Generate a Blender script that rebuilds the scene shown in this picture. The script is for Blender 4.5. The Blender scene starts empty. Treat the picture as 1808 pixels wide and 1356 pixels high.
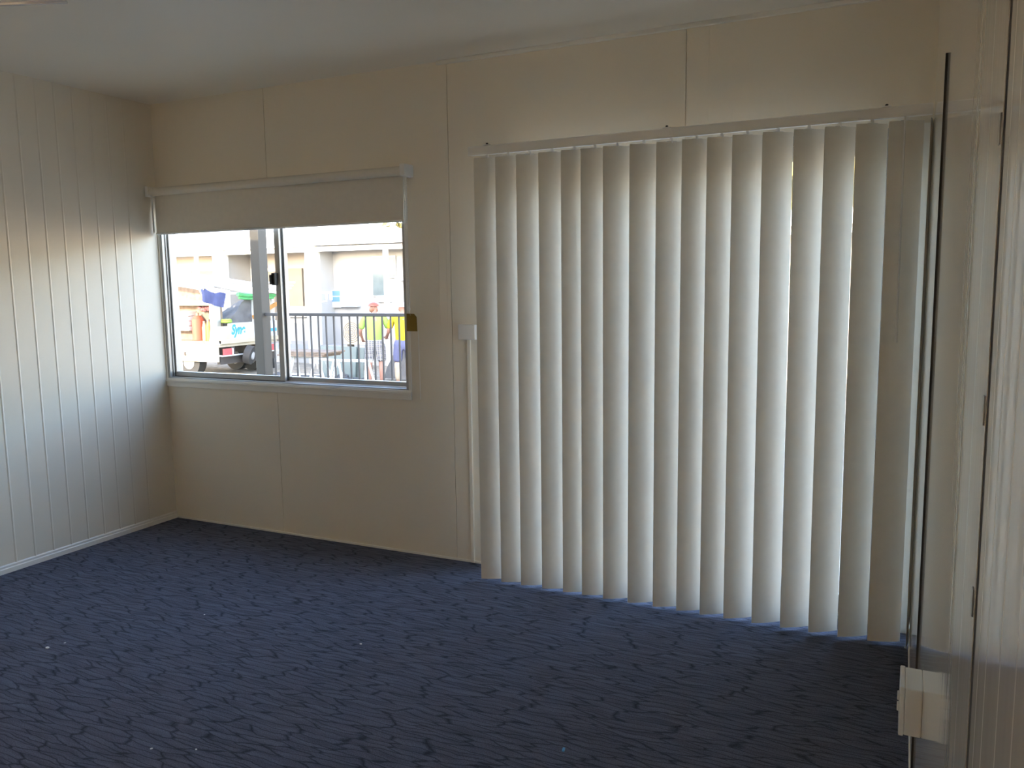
import bpy, bmesh, math, random
from mathutils import Vector, Matrix

random.seed(7)
S = bpy.context.scene
C = S.collection
R = math.radians

# ------------------------------------------------------------------ camera
cam_d = bpy.data.cameras.new('camera')
cam_d.sensor_width = 36.0
cam_d.lens = 36.0 * 1440.3 / 1808
cam_d.clip_start = 0.01
cam_d.clip_end = 300
cam = bpy.data.objects.new('camera', cam_d)
C.objects.link(cam)
yaw, pitch, roll = .448844, .122579, -.0135783
fwd = Vector((-math.sin(yaw) * math.cos(pitch), math.cos(yaw) * math.cos(pitch), -math.sin(pitch)))
r0 = Vector((math.cos(yaw), math.sin(yaw), 0))
u0 = r0.cross(fwd)
rt = r0 * math.cos(roll) + u0 * math.sin(roll)
up = u0 * math.cos(roll) - r0 * math.sin(roll)
M = Matrix((rt, up, -fwd)).transposed().to_4x4()
M.translation = Vector((4.178, -3.671, 1.466))
cam.matrix_world = M
S.camera = cam

# ------------------------------------------------------------------ sky, sun, exposure
W = bpy.data.worlds.new('sky')
S.world = W
W.use_nodes = True
nt = W.node_tree
nt.nodes.clear()
wo = nt.nodes.new('ShaderNodeOutputWorld')
bg = nt.nodes.new('ShaderNodeBackground')
sk = nt.nodes.new('ShaderNodeTexSky')
sk.sky_type = 'NISHITA'
sk.sun_disc = False
sk.sun_elevation = R(20)
sk.sun_rotation = R(178)
sk.air_density = 1.0
sk.dust_density = 1.0
sk.ozone_density = 1.0
bg.inputs['Strength'].default_value = 1.3
tint = nt.nodes.new('ShaderNodeVectorMath')
tint.operation = 'MULTIPLY'
tint.inputs[1].default_value = (1.06, .95, .95)
nt.links.new(sk.outputs[0], tint.inputs[0])
nt.links.new(tint.outputs[0], bg.inputs['Color'])
nt.links.new(bg.outputs[0], wo.inputs['Surface'])

sun_d = bpy.data.lights.new('sun', 'SUN')
sun_d.energy = 7.6
sun_d.color = (1.0, .83, .62)
sun_d.angle = R(.6)
sun = bpy.data.objects.new('sun', sun_d)
C.objects.link(sun)
sun.location = (1, -26, 14)
sun.rotation_euler = Vector((-.04, .75, -.265)).to_track_quat('-Z', 'Y').to_euler()

S.view_settings.view_transform = 'Standard'
S.view_settings.look = 'None'
S.view_settings.gamma = 1.0
S.view_settings.use_curve_mapping = False
S.view_settings.exposure = 0.9
S.cycles.use_denoising = True
S.cycles.max_bounces = 14
S.cycles.diffuse_bounces = 8
S.cycles.glossy_bounces = 5
S.cycles.transparent_max_bounces = 16
S.cycles.caustics_reflective = False
S.cycles.caustics_refractive = False
S.cycles.sample_clamp_indirect = 8.0


# ------------------------------------------------------------------ materials
MATS = {}


def mat(name, col, rough=.6, spec=.5, metal=0.0, vary=.05, scale=6.0, bump=0.0, bscale=200.0, coat=0.0, trans=0.0):
    """Principled material, its colour broken up by a little procedural noise."""
    if name in MATS:
        return MATS[name]
    m = bpy.data.materials.new(name)
    m.use_nodes = True
    t = m.node_tree
    p = t.nodes['Principled BSDF']
    tc = t.nodes.new('ShaderNodeTexCoord')
    nz = t.nodes.new('ShaderNodeTexNoise')
    nz.inputs['Scale'].default_value = scale
    nz.inputs['Detail'].default_value = 3
    rp = t.nodes.new('ShaderNodeValToRGB')
    a = [max(0, c * (1 - vary)) for c in col]
    b = [min(1, c * (1 + vary)) for c in col]
    rp.color_ramp.elements[0].position = .3
    rp.color_ramp.elements[1].position = .7
    rp.color_ramp.elements[0].color = (*a, 1)
    rp.color_ramp.elements[1].color = (*b, 1)
    t.links.new(tc.outputs['Object'], nz.inputs['Vector'])
    t.links.new(nz.outputs[0], rp.inputs[0])
    t.links.new(rp.outputs[0], p.inputs['Base Color'])
    p.inputs['Roughness'].default_value = rough
    p.inputs['Specular IOR Level'].default_value = spec
    p.inputs['Metallic'].default_value = metal
    p.inputs['Coat Weight'].default_value = coat
    p.inputs['Coat Roughness'].default_value = .1
    if bump:
        n2 = t.nodes.new('ShaderNodeTexNoise')
        n2.inputs['Scale'].default_value = bscale
        bp = t.nodes.new('ShaderNodeBump')
        bp.inputs['Strength'].default_value = bump
        bp.inputs['Distance'].default_value = .002
        t.links.new(tc.outputs['Object'], n2.inputs['Vector'])
        t.links.new(n2.outputs[0], bp.inputs['Height'])
        t.links.new(bp.outputs[0], p.inputs['Normal'])
    if trans:
        tr = t.nodes.new('ShaderNodeBsdfTranslucent')
        tr.inputs['Color'].default_value = (*col, 1)
        mx = t.nodes.new('ShaderNodeMixShader')
        mx.inputs[0].default_value = trans
        out = t.nodes['Material Output']
        t.links.new(p.outputs[0], mx.inputs[1])
        t.links.new(tr.outputs[0], mx.inputs[2])
        t.links.new(mx.outputs[0], out.inputs['Surface'])
    MATS[name] = m
    return m


def ribs_bump(m, sy, dist):
    t = m.node_tree
    p = t.nodes['Principled BSDF']
    tc = t.nodes.new('ShaderNodeTexCoord')
    mp = t.nodes.new('ShaderNodeMapping')
    mp.inputs['Scale'].default_value = (0, sy, .05)
    nz = t.nodes.new('ShaderNodeTexNoise')
    nz.inputs['Scale'].default_value = 1
    nz.inputs['Detail'].default_value = 2
    bp = t.nodes.new('ShaderNodeBump')
    bp.inputs['Strength'].default_value = 1
    bp.inputs['Distance'].default_value = dist
    t.links.new(tc.outputs['Object'], mp.inputs['Vector'])
    t.links.new(mp.outputs[0], nz.inputs['Vector'])
    t.links.new(nz.outputs[0], bp.inputs['Height'])
    t.links.new(bp.outputs[0], p.inputs['Normal'])


def glass_mat(name='window_glass', tint=(.96, .98, .97)):
    if name in MATS:
        return MATS[name]
    m = bpy.data.materials.new(name)
    m.use_nodes = True
    t = m.node_tree
    t.nodes.remove(t.nodes['Principled BSDF'])
    out = t.nodes['Material Output']
    a = t.nodes.new('ShaderNodeBsdfTransparent')
    a.inputs[0].default_value = (*tint, 1)
    b = t.nodes.new('ShaderNodeBsdfGlossy')
    b.inputs['Roughness'].default_value = .02
    f = t.nodes.new('ShaderNodeFresnel')
    f.inputs[0].default_value = 1.45
    x = t.nodes.new('ShaderNodeMixShader')
    ge = t.nodes.new('ShaderNodeNewGeometry')
    mth = t.nodes.new('ShaderNodeMath')
    mth.operation = 'SUBTRACT'
    mth.use_clamp = True
    t.links.new(f.outputs[0], mth.inputs[0])
    t.links.new(ge.outputs['Backfacing'], mth.inputs[1])
    t.links.new(mth.outputs[0], x.inputs[0])
    t.links.new(a.outputs[0], x.inputs[1])
    t.links.new(b.outputs[0], x.inputs[2])
    t.links.new(x.outputs[0], out.inputs['Surface'])
    MATS[name] = m
    return m


def carpet_mat():
    m = bpy.data.materials.new('carpet')
    m.use_nodes = True
    t = m.node_tree
    L = t.links
    p = t.nodes['Principled BSDF']
    p.inputs['Roughness'].default_value = .9
    p.inputs['Specular IOR Level'].default_value = .2
    tc = t.nodes.new('ShaderNodeTexCoord')
    nz = t.nodes.new('ShaderNodeTexNoise')
    nz.inputs['Scale'].default_value = 7
    nz.inputs['Detail'].default_value = 4
    L.new(tc.outputs['Object'], nz.inputs['Vector'])
    sub = t.nodes.new('ShaderNodeVectorMath')
    sub.operation = 'SUBTRACT'
    sub.inputs[1].default_value = (.5, .5, .5)
    L.new(nz.outputs['Color'], sub.inputs[0])
    sc = t.nodes.new('ShaderNodeVectorMath')
    sc.operation = 'MULTIPLY'
    sc.inputs[1].default_value = (.16, .045, 0)
    L.new(sub.outputs[0], sc.inputs[0])
    ad = t.nodes.new('ShaderNodeVectorMath')
    ad.operation = 'ADD'
    L.new(tc.outputs['Object'], ad.inputs[0])
    L.new(sc.outputs[0], ad.inputs[1])
    mp = t.nodes.new('ShaderNodeMapping')
    mp.inputs['Scale'].default_value = (5.5, 42, 1)
    mp.inputs['Rotation'].default_value = (0, 0, R(1.5))
    L.new(ad.outputs[0], mp.inputs['Vector'])
    vo = t.nodes.new('ShaderNodeTexVoronoi')
    vo.feature = 'DISTANCE_TO_EDGE'
    vo.voronoi_dimensions = '2D'
    vo.inputs['Scale'].default_value = 1.0
    L.new(mp.outputs[0], vo.inputs['Vector'])
    rp = t.nodes.new('ShaderNodeValToRGB')
    e = rp.color_ramp.elements
    e[0].position = .0
    e[0].color = (.035, .038, .052, 1)
    e[1].position = .10
    e[1].color = (.110, .118, .160, 1)
    L.new(vo.outputs['Distance'], rp.inputs[0])
    n2 = t.nodes.new('ShaderNodeTexNoise')
    n2.inputs['Scale'].default_value = 260
    n2.inputs['Detail'].default_value = 2
    L.new(tc.outputs['Object'], n2.inputs['Vector'])
    n3 = t.nodes.new('ShaderNodeTexNoise')
    n3.inputs['Scale'].default_value = 14
    L.new(mp.outputs[0], n3.inputs['Vector'])
    n3.inputs['Scale'].default_value = 1.1
    r2 = t.nodes.new('ShaderNodeMapRange')
    r2.inputs['From Min'].default_value = .3
    r2.inputs['From Max'].default_value = .7
    r2.inputs['To Min'].default_value = .65
    r2.inputs['To Max'].default_value = 1.3
    L.new(n2.outputs[0], r2.inputs['Value'])
    r3 = t.nodes.new('ShaderNodeMapRange')
    r3.inputs['From Min'].default_value = .3
    r3.inputs['From Max'].default_value = .7
    r3.inputs['To Min'].default_value = .75
    r3.inputs['To Max'].default_value = 1.2
    L.new(n3.outputs[0], r3.inputs['Value'])
    mm = t.nodes.new('ShaderNodeMath')
    mm.operation = 'MULTIPLY'
    L.new(r2.outputs[0], mm.inputs[0])
    L.new(r3.outputs[0], mm.inputs[1])
    mu = t.nodes.new('ShaderNodeVectorMath')
    mu.operation = 'SCALE'
    L.new(rp.outputs[0], mu.inputs[0])
    L.new(mm.outputs[0], mu.inputs['Scale'])
    L.new(mu.outputs[0], p.inputs['Base Color'])
    bp = t.nodes.new('ShaderNodeBump')
    bp.inputs['Strength'].default_value = .6
    bp.inputs['Distance'].default_value = .004
    L.new(rp.outputs[0], bp.inputs['Height'])
    L.new(bp.outputs[0], p.inputs['Normal'])
    return m


WALL = mat('wall_panel_paint', (.80, .74, .625), .38, .5, vary=.015, scale=2)
GLOSS = mat('gloss_panel_paint', (.84, .80, .71), .07, .5, vary=.015, scale=2)
ribs_bump(GLOSS, 12, .0006)
CEIL = mat('ceiling_paint', (.85, .80, .70), .35, .5, vary=.015, scale=2)
TRIM = mat('trim_paint', (.80, .78, .72), .35, .5, vary=.02)
ALU = mat('aluminium_frame', (.46, .455, .44), .35, .5, .35, vary=.03)
ALUDK = mat('frame_seal', (.10, .095, .09), .6)
WHITE = mat('white_plastic', (.80, .79, .76), .4)
FANW = mat('fan_enamel', (.90, .87, .90), .25)
RAILW = mat('headrail_enamel', (.90, .89, .86), .35)
FABRIC = mat('blind_fabric', (.74, .70, .62), .8, .2, vary=.02, scale=30, bump=.15, bscale=700)
SLAT = mat('slat_fabric', (.84, .81, .74), .75, .2, vary=.02, scale=25, bump=.1, bscale=500, trans=.15)
DARK = mat('dark_gap', (.035, .025, .018), .8)
BLACK = mat('black_plastic', (.012, .012, .012), .5)
STEEL = mat('steel_screw', (.25, .24, .22), .4, .5, .8)
YTAG = mat('yellow_tag_card', (.22, .14, .004), .6)
CARPET = carpet_mat()
GLASS = glass_mat()
FLECK = mat('white_fleck_paint', (.86, .86, .84), .6)
BLUEP = mat('blue_fleck_plastic', (.10, .42, .72), .4)

GROUND = mat('gravel', (.29, .255, .205), .9, .2, vary=.35, scale=9, bump=.5, bscale=30)
DECKM = mat('deck_boards', (.40, .35, .29), .7, vary=.2, scale=4)
RAILM = mat('dark_grey_rail_paint', (.06, .056, .056), .45, vary=.05)
POSTM = mat('veranda_post_paint', (.05, .043, .034), .5, vary=.05)
BWALL = mat('cabin_wall_cream', (.40, .395, .385), .6, vary=.02)
BWHITE = mat('cabin_white_trim', (.72, .71, .68), .5, vary=.02)
BROOF = mat('cabin_roof_metal', (.78, .80, .82), .4, .5, .1, vary=.03)
BBEIGE = mat('cabin_soffit_beige', (.42, .35, .25), .7, vary=.03)
BGLASS = mat('cabin_window_glass', (.12, .15, .155), .15, .6, vary=.1)
BSCREEN = mat('grey_screen', (.13, .12, .105), .8, vary=.06)
CREAM = mat('truck_cream_paint', (.50, .43, .31), .45, vary=.05)
CREAMW = mat('truck_white_paint', (.62, .61, .58), .4, vary=.03)
TRAYD = mat('truck_dark_chassis', (.08, .065, .055), .7, vary=.2)
BROWN = mat('brown_load', (.22, .16, .115), .8, vary=.3, scale=8)
RED = mat('red_enamel', (.46, .075, .04), .4, vary=.06)
ORANGE = mat('orange_timber', (.48, .22, .05), .6, vary=.15)
YELLOWD = mat('yellow_tool', (.52, .38, .15), .5, vary=.1)
TYRE = mat('tyre_rubber', (.04, .038, .036), .8, vary=.15)
HUB = mat('wheel_hub_grey', (.55, .53, .50), .5)
TAIL = mat('tail_light_red', (.62, .10, .10), .25, vary=.1)
TAILW = mat('tail_light_clear', (.85, .70, .66), .25)
BLUECL = mat('navy_cloth', (.075, .10, .24), .85, vary=.15, scale=10)
TARP = mat('grey_tarp', (.13, .125, .125), .7, vary=.25, scale=5)
GREEN = mat('green_hose_rubber', (.10, .42, .14), .5, vary=.1)
LIME = mat('lime_plastic', (.30, .52, .06), .5, vary=.06)
SIGNB = mat('blue_lettering', (.05, .32, .80), .5)
PIPE = mat('white_pipe', (.62, .63, .61), .4, vary=.03)
BLUEBOX = mat('blue_panel', (.10, .22, .48), .4, vary=.05)
PALEBOX = mat('pale_box_enamel', (.46, .50, .56), .4, vary=.02)
SHEET = mat('pale_green_sheet', (.15, .18, .165), .6, vary=.06)
RUBBLE = mat('grey_rubble', (.08, .078, .078), .9, vary=.5, scale=12)
LEAF = mat('yellow_green_leaves', (.15, .14, .045), .7, vary=.5, scale=5)
BARK = mat('bark', (.16, .11, .07), .9, vary=.3)
SKIN = mat('skin', (.34, .17, .12), .55, vary=.05)
HVL = mat('lime_hi_vis_cloth', (.27, .42, .085), .8, vary=.06)
HVY = mat('yellow_hi_vis_cloth', (.42, .33, .008), .8, vary=.06)
SHORTD = mat('charcoal_cloth', (.07, .07, .075), .85, vary=.2)
NAVY = mat('navy_shorts_cloth', (.10, .105, .19), .85, vary=.15)
SOCK = mat('pale_sock', (.48, .42, .43), .85)
SANDL = mat('sand_trouser', (.36, .29, .21), .85, vary=.15)
BOOT = mat('boot_leather', (.26, .17, .10), .7)


def check_mat():
    m = bpy.data.materials.new('charcoal_white_check')
    m.use_nodes = True
    t = m.node_tree
    p = t.nodes['Principled BSDF']
    tc = t.nodes.new('ShaderNodeTexCoord')
    br = t.nodes.new('ShaderNodeTexBrick')
    br.inputs['Color1'].default_value = (.06, .06, .07, 1)
    br.inputs['Color2'].default_value = (.09, .085, .09, 1)
    br.inputs['Mortar'].default_value = (.75, .72, .74, 1)
    br.inputs['Scale'].default_value = 9
    br.inputs['Mortar Size'].default_value = .025
    br.offset = 0
    mp = t.nodes.new('ShaderNodeMapping')
    mp.inputs['Rotation'].default_value = (R(90), 0, 0)
    t.links.new(tc.outputs['Object'], mp.inputs['Vector'])
    t.links.new(mp.outputs[0], br.inputs['Vector'])
    t.links.new(br.outputs[0], p.inputs['Base Color'])
    p.inputs['Roughness'].default_value = .85
    return m


CHECK = check_mat()


# ------------------------------------------------------------------ mesh helpers
def box(bm, a, b, bev=0.0, rot=None, piv=None):
    """Box between two corners, its edges optionally bevelled, optionally rotated about a pivot."""
    t = bmesh.new()
    bmesh.ops.create_cube(t, size=1)
    a, b = Vector(a), Vector(b)
    for v in t.verts:
        v.co = Vector([(a[i] + b[i]) / 2 + v.co[i] * abs(b[i] - a[i]) for i in range(3)])
    if bev:
        bmesh.ops.bevel(t, geom=list(t.edges), offset=bev, segments=2, affect='EDGES', profile=.6)
    if rot is not None:
        pv = Vector(piv) if piv is not None else (a + b) / 2
        bmesh.ops.rotate(t, cent=pv, matrix=rot, verts=list(t.verts))
    merge(bm, t)
    return bm


def merge(bm, t):
    me = bpy.data.meshes.new('tmp')
    t.to_mesh(me)
    t.free()
    bm.from_mesh(me)
    bpy.data.meshes.remove(me)


def tube(bm, p, q, r, n=12, r2=None, cap=True):
    p, q = Vector(p), Vector(q)
    d = q - p
    t = bmesh.new()
    bmesh.ops.create_cone(t, cap_ends=cap, segments=n, radius1=r, radius2=r if r2 is None else r2, depth=d.length)
    mt = Matrix.Translation((p + q) / 2) @ d.to_track_quat('Z', 'Y').to_matrix().to_4x4()
    bmesh.ops.transform(t, matrix=mt, verts=list(t.verts))
    merge(bm, t)
    return bm


def path(bm, pts, r, n=8):
    """Round bar through points, one continuous skin."""
    pts = [Vector(p) for p in pts]
    rings = []
    for i, p in enumerate(pts):
        d = (pts[min(i + 1, len(pts) - 1)] - pts[max(i - 1, 0)]).normalized()
        q = d.to_track_quat('Z', 'Y')
        rings.append([bm.verts.new(p + q @ Vector((r * math.cos(2 * math.pi * k / n), r * math.sin(2 * math.pi * k / n), 0))) for k in range(n)])
    for a, b in zip(rings[:-1], rings[1:]):
        for k in range(n):
            bm.faces.new((a[k], a[(k + 1) % n], b[(k + 1) % n], b[k]))
    bm.faces.new(list(reversed(rings[0])))
    bm.faces.new(rings[-1])
    return bm


def prism(bm, poly, axis, lo, hi):
    """Extrude a closed 2-D outline along an axis (0, 1 or 2)."""
    def pt(u, v, w):
        c = [u, v]
        c.insert(axis, w)
        return c
    A = [bm.verts.new(pt(u, v, lo)) for u, v in poly]
    B = [bm.verts.new(pt(u, v, hi)) for u, v in poly]
    n = len(poly)
    bm.faces.new(A)
    bm.faces.new(list(reversed(B)))
    for i in range(n):
        bm.faces.new((A[i], B[i], B[(i + 1) % n], A[(i + 1) % n]))
    bmesh.ops.recalc_face_normals(bm, faces=list(bm.faces))
    return bm


def ball(bm, c, r, sub=2, sc=(1, 1, 1), jit=0.0):
    t = bmesh.new()
    bmesh.ops.create_icosphere(t, subdivisions=sub, radius=r)
    for v in t.verts:
        k = 1 + random.uniform(-jit, jit)
        v.co = Vector((v.co.x * sc[0] * k, v.co.y * sc[1] * k, v.co.z * sc[2] * k)) + Vector(c)
    merge(bm, t)
    return bm


def torus(bm, c, R_, r, axis='z', n=28, k=8):
    q = {'z': Matrix.Identity(3), 'x': Matrix.Rotation(R(90), 3, 'Y'), 'y': Matrix.Rotation(R(90), 3, 'X')}[axis]
    vs = []
    for i in range(n):
        a = 2 * math.pi * i / n
        vs.append([bm.verts.new(Vector(c) + q @ Vector(((R_ + r * math.cos(2 * math.pi * j / k)) * math.cos(a),
                                                        (R_ + r * math.cos(2 * math.pi * j / k)) * math.sin(a),
                                                        r * math.sin(2 * math.pi * j / k)))) for j in range(k)])
    for i in range(n):
        for j in range(k):
            bm.faces.new((vs[i][j], vs[(i + 1) % n][j], vs[(i + 1) % n][(j + 1) % k], vs[i][(j + 1) % k]))
    return bm


def obj(name, bm, m, parent=None, smooth=False, angle=None):
    me = bpy.data.meshes.new(name)
    bm.to_mesh(me)
    bm.free()
    me.materials.append(m)
    if smooth:
        for f in me.polygons:
            f.use_smooth = True
        try:
            me.set_sharp_from_angle(angle=R(angle if angle else 40))
        except Exception:
            pass
    o = bpy.data.objects.new(name, me)
    C.objects.link(o)
    if parent is not None:
        o.parent = parent
        o.matrix_parent_inverse = parent.matrix_basis.inverted()
    return o


def thing(name, label, cat, loc=(0, 0, 0), group=None):
    o = bpy.data.objects.new(name, None)
    C.objects.link(o)
    o.location = loc
    o.empty_display_size = .1
    return tag(o, label, cat, group)


def tag(o, label, cat, group=None):
    o['label'] = label
    o['category'] = cat
    if group:
        o['group'] = group
    return o


def struct(name, bm, m, parent=None, smooth=False):
    o = obj(name, bm, m, parent, smooth)
    if parent is None:
        o['kind'] = 'structure'
    return o


def nb():
    return bmesh.new()


# ------------------------------------------------------------------ the room
XR, YF, H, T = 4.25, -5.5, 2.571, .09
struct('floor', box(nb(), (-T, YF - T, -.25), (XR + T, T, 0)), CARPET)
struct('ceiling', box(nb(), (-T, YF - T, H), (XR + T, T, H + .12)), CEIL)


def ribbed(x_face, sign, y0, y1, ribs, depth, w, thick):
    """Outline (x, y) of a panel wall with V grooves pressed in, for extruding upwards."""
    pts = [(x_face, y0)]
    for y in sorted(ribs, reverse=True):
        pts += [(x_face, y + w), (x_face - sign * depth, y + w * .35), (x_face - sign * depth, y - w * .35), (x_face, y - w)]
    pts += [(x_face, y1), (x_face - sign * thick, y1), (x_face - sign * thick, y0)]
    return pts


ribsL = [-.206 - .1065 * i for i in range(48)]
struct('wall_left', prism(nb(), ribbed(0, 1, T, YF, [y for y in ribsL if y > YF + .1], -.0022, .0065, T), 2, 0, H), WALL)

# back wall: sandwich panels with hairline joints, window and door openings
wb = nb()
WX0, WX1, WZ0, WZ1 = .012, 1.80, .90, 2.02
DX0, DX1, DZ1 = 2.33, 4.17, 2.06
g = .0015
J = [.885, 2.071, 3.274]


def wall_piece(x0, x1, z0, z1):
    cuts = [x0] + [j for j in J if x0 < j < x1] + [x1]
    for i in range(len(cuts) - 1):
        a = cuts[i] + (g if i > 0 else 0)
        b = cuts[i + 1] - (g if i < len(cuts) - 2 else 0)
        box(wb, (a, 0, z0), (b, T - .02, z1))
    box(wb, (x0, .006, z0), (x1, T, z1))


wall_piece(-T, WX0, 0, H)
wall_piece(WX0, WX1, 0, WZ0)
wall_piece(WX0, WX1, WZ1, H)
wall_piece(WX1, DX0, 0, H)
wall_piece(DX0, DX1, DZ1, H)
wall_piece(DX1, XR + T, 0, H)
for x in (3.372, 3.474):
    box(wb, (x - .0012, -.0007, DZ1), (x + .0012, .001, H))
for x in (2.0, 2.045):
    box(wb, (x - .001, -.0006, 1.25), (x + .001, .001, 1.75))
struct('wall_back', wb, WALL)

# right wall: glossy panels up to the door, then the door leaf
ribsR = [-.16 - .1065 * i for i in range(24)]
struct('wall_right', prism(nb(), ribbed(XR, -1, T, -2.800, [-2.52, -2.66], .0002, .006, T), 2, 0, H), GLOSS)
struct('wall_right_rear', box(nb(), (XR, YF, 0), (XR + T, -3.72, H)), GLOSS)
struct('wall_right_head', box(nb(), (XR, -3.72, 2.12), (XR + T, -2.826, H)), GLOSS)
d2 = struct('door_2', prism(nb(), ribbed(XR, -1, -2.830, -3.716, [-2.87, -2.93, -3.02, -3.10, -3.19, -3.28, -3.37], .0003, .004, .04), 2, .006, 2.115), GLOSS)
gp = nb()
box(gp, (XR + .0008, -2.832, 0), (XR + T, -2.7995, H))
obj('door_seal', gp, DARK, d2)
for z in (.35, 1.15, 1.34, 1.60):
    hb = nb()
    box(hb, (XR - .0012, -2.790, z - .014), (XR + .002, -2.779, z + .014), .0008)
    obj('hinge_screw', hb, STEEL, d2)

# wall behind the camera, with an unseen window added for daylight fill
wf = nb()
FX0, FX1, FZ0, FZ1 = 1.1, 2.4, .95, 1.9
box(wf, (-T, YF - T, 0), (FX0, YF, H))
box(wf, (FX1, YF - T, 0), (XR + T, YF, H))
box(wf, (FX0, YF - T, 0), (FX1, YF, FZ0))
box(wf, (FX0, YF - T, FZ1), (FX1, YF, H))
struct('wall_front', wf, WALL)
w2 = nb()
for a, b in (((FX0, FZ0), (FX0 + .04, FZ1)), ((FX1 - .04, FZ0), (FX1, FZ1)), ((FX0, FZ0), (FX1, FZ0 + .04)), ((FX0, FZ1 - .04), (FX1, FZ1)), ((1.73, FZ0), (1.77, FZ1))):
    box(w2, (a[0], YF - .07, a[1]), (b[0], YF - .02, b[1]))
w2o = struct('fill_window', w2, ALU)
obj('pane', box(nb(), (FX0 + .03, YF - .047, FZ0 + .03), (FX1 - .03, YF - .043, FZ1 - .03)), GLASS, w2o)

struct('roof', box(nb(), (-13.2, YF - .4, 2.82), (7, .35, 2.95)), BROOF)  # house roof, run on unseen to the left to shade post and yard
struct('shade_block', box(nb(), (-9.25, -5.0, 2.95), (-4.1, -.3, 8.4)), WALL)  # unseen tall block added to shade the yard and right porch
struct('rear_sun_shade', box(nb(), (-2, YF - 3.4, 2.16), (7, YF - T, 2.22)), BROOF)  # unseen slab added to keep direct sun out of the rear window
struct('shadow_wing', box(nb(), (-13, YF, -.6), (-T - .001, 0, 2.82)), WALL)  # unseen wing added left of the room to widen its shadow

obj('fill_diffuser', box(nb(), (FX0 - .12, YF + .006, FZ0 - .12), (FX1 + .12, YF + .008, FZ1 + .12)), mat('diffuser_fabric', (.88, .86, .82), .9, .1, vary=.02, trans=.9), w2o)  # translucent sheet added to diffuse the rear fill light

# baseboards and cornice
struct('baseboard_left', prism(nb(), [(0, 0), (.011, 0), (.011, .024), (.006, .028), (.006, .038), (.0, .044)], 1, YF, 0), TRIM)
struct('baseboard_back', box(nb(), (0, -.005, 0), (2.33, 0, .012), .001), TRIM)
struct('baseboard_right', box(nb(), (XR - .007, -2.79, 0), (XR, -.0, .05), .002), TRIM)
struct('trim_1', box(nb(), (2.02, -.018, H - .02), (XR, 0, H), .004), TRIM)
struct('trim_2', box(nb(), (DX1 + .005, -.055, 0), (XR - .008, -.0, 2.06), .003), TRIM)
t3 = nb()
box(t3, (XR - .005, -1.25, .052), (XR, -.26, 2.03), .001)
t3o = struct('trim_3', t3, GLOSS)
obj('edge_seal', box(nb(), (XR - .0055, -1.254, .052), (XR, -1.2495, 2.03)), DARK, t3o)

# ------------------------------------------------------------------ window_1
wn = nb()
box(wn, (WX0, -.004, WZ0), (WX0 + .016, T + .01, WZ1), .002)           # left jamb
box(wn, (WX0 + .016, .018, WZ0 + .012), (WX0 + .022, .030, WZ1))
box(wn, (WX1 - .018, -.004, WZ0), (WX1, T + .01, WZ1), .002)           # right jamb
box(wn, (WX1 - .036, .050, WZ0 + .012), (WX1 - .018, .075, WZ1))
box(wn, (WX0, -.004, WZ1 - .03), (WX1, T + .01, WZ1), .002)
box(wn, (WX0, -.004, WZ0), (WX1, T + .01, WZ0 + .012), .002)           # bottom track
win = struct('window_1', wn, ALU)
tr = nb()
box(tr, (0.0, -.012, .852), (1.818, .0, .905), .003)
box(tr, (0.0, -.018, .884), (1.818, .0, .897), .003)
box(tr, (1.800, -.010, .852), (1.818, .0, 2.06), .003)
box(tr, (0.0, -.010, .852), (.012, .0, 2.06), .003)
obj('window_sill_trim', tr, TRIM, win)


def sash(x0, x1, y0, y1, z0, z1, st, rail, name):
    b = nb()
    box(b, (x0, y0, z0), (x0 + st[0], y1, z1), .002)
    box(b, (x1 - st[1], y0, z0), (x1, y1, z1), .002)
    box(b, (x0 + st[0], y0, z0), (x1 - st[1], y1, z0 + rail), .002)
    box(b, (x0 + st[0], y0, z1 - rail), (x1 - st[1], y1, z1), .002)
    s = obj(name, b, ALU, win)
    ym = (y0 + y1) / 2
    p = obj('pane', box(nb(), (x0 + st[0] - .004, ym - .002, z0 + rail - .004), (x1 - st[1] + .004, ym + .002, z1 - rail + .004)), GLASS, s)
    return s


sash(WX0 + .017, .920, .032, .054, .914, 1.99, (.016, .036), .030, 'sash')
sash(.895, WX1 - .020, .058, .080, .914, 1.99, (.036, .016), .026, 'sash')
sl = nb()
box(sl, (.03, .028, .9125), (.92, .034, .9155))
box(sl, (.918, .050, .914), (.923, .058, 1.99))
obj('sash_seal', sl, ALUDK, win)
lt = nb()
box(lt, (.876, .004, 1.475), (.902, .032, 1.545), .004)
box(lt, (.868, -.004, 1.480), (.880, .010, 1.535), .003)
obj('sash_latch', lt, BLACK, win)

# ------------------------------------------------------------------ roller blind over the window
rb = thing('roller_blind', 'white roller blind pulled a third down over the small window', 'blind', (.93, 0, 2.05))
obj('roller_tube', tube(nb(), (.024, -.052, 2.046), (1.832, -.052, 2.046), .0245, 28), FABRIC, rb, True)
fb = nb()
N = 24
prev = None
for i in range(N + 1):
    x = .020 + (1.814 - .020) * i / N
    dy = .0015 * math.sin(i * 1.3)
    col = [fb.verts.new((x, -.0300 + dy * k, 2.046 - .252 * k)) for k in (0, .35, .7, 1)]
    col2 = [fb.verts.new((x, -.0290 + dy * k, 2.046 - .252 * k)) for k in (0, .35, .7, 1)]
    if prev:
        for k in range(3):
            fb.faces.new((prev[0][k], col[k], col[k + 1], prev[0][k + 1]))
            fb.faces.new((prev[1][k + 1], col2[k + 1], col2[k], prev[1][k]))
    prev = (col, col2)
obj('blind_fabric', fb, FABRIC, rb, True)
obj('bottom_bar', tube(nb(), (.020, -.0295, 1.797), (1.801, -.0295, 1.797), .0065, 12), WHITE, rb, True)
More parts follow.
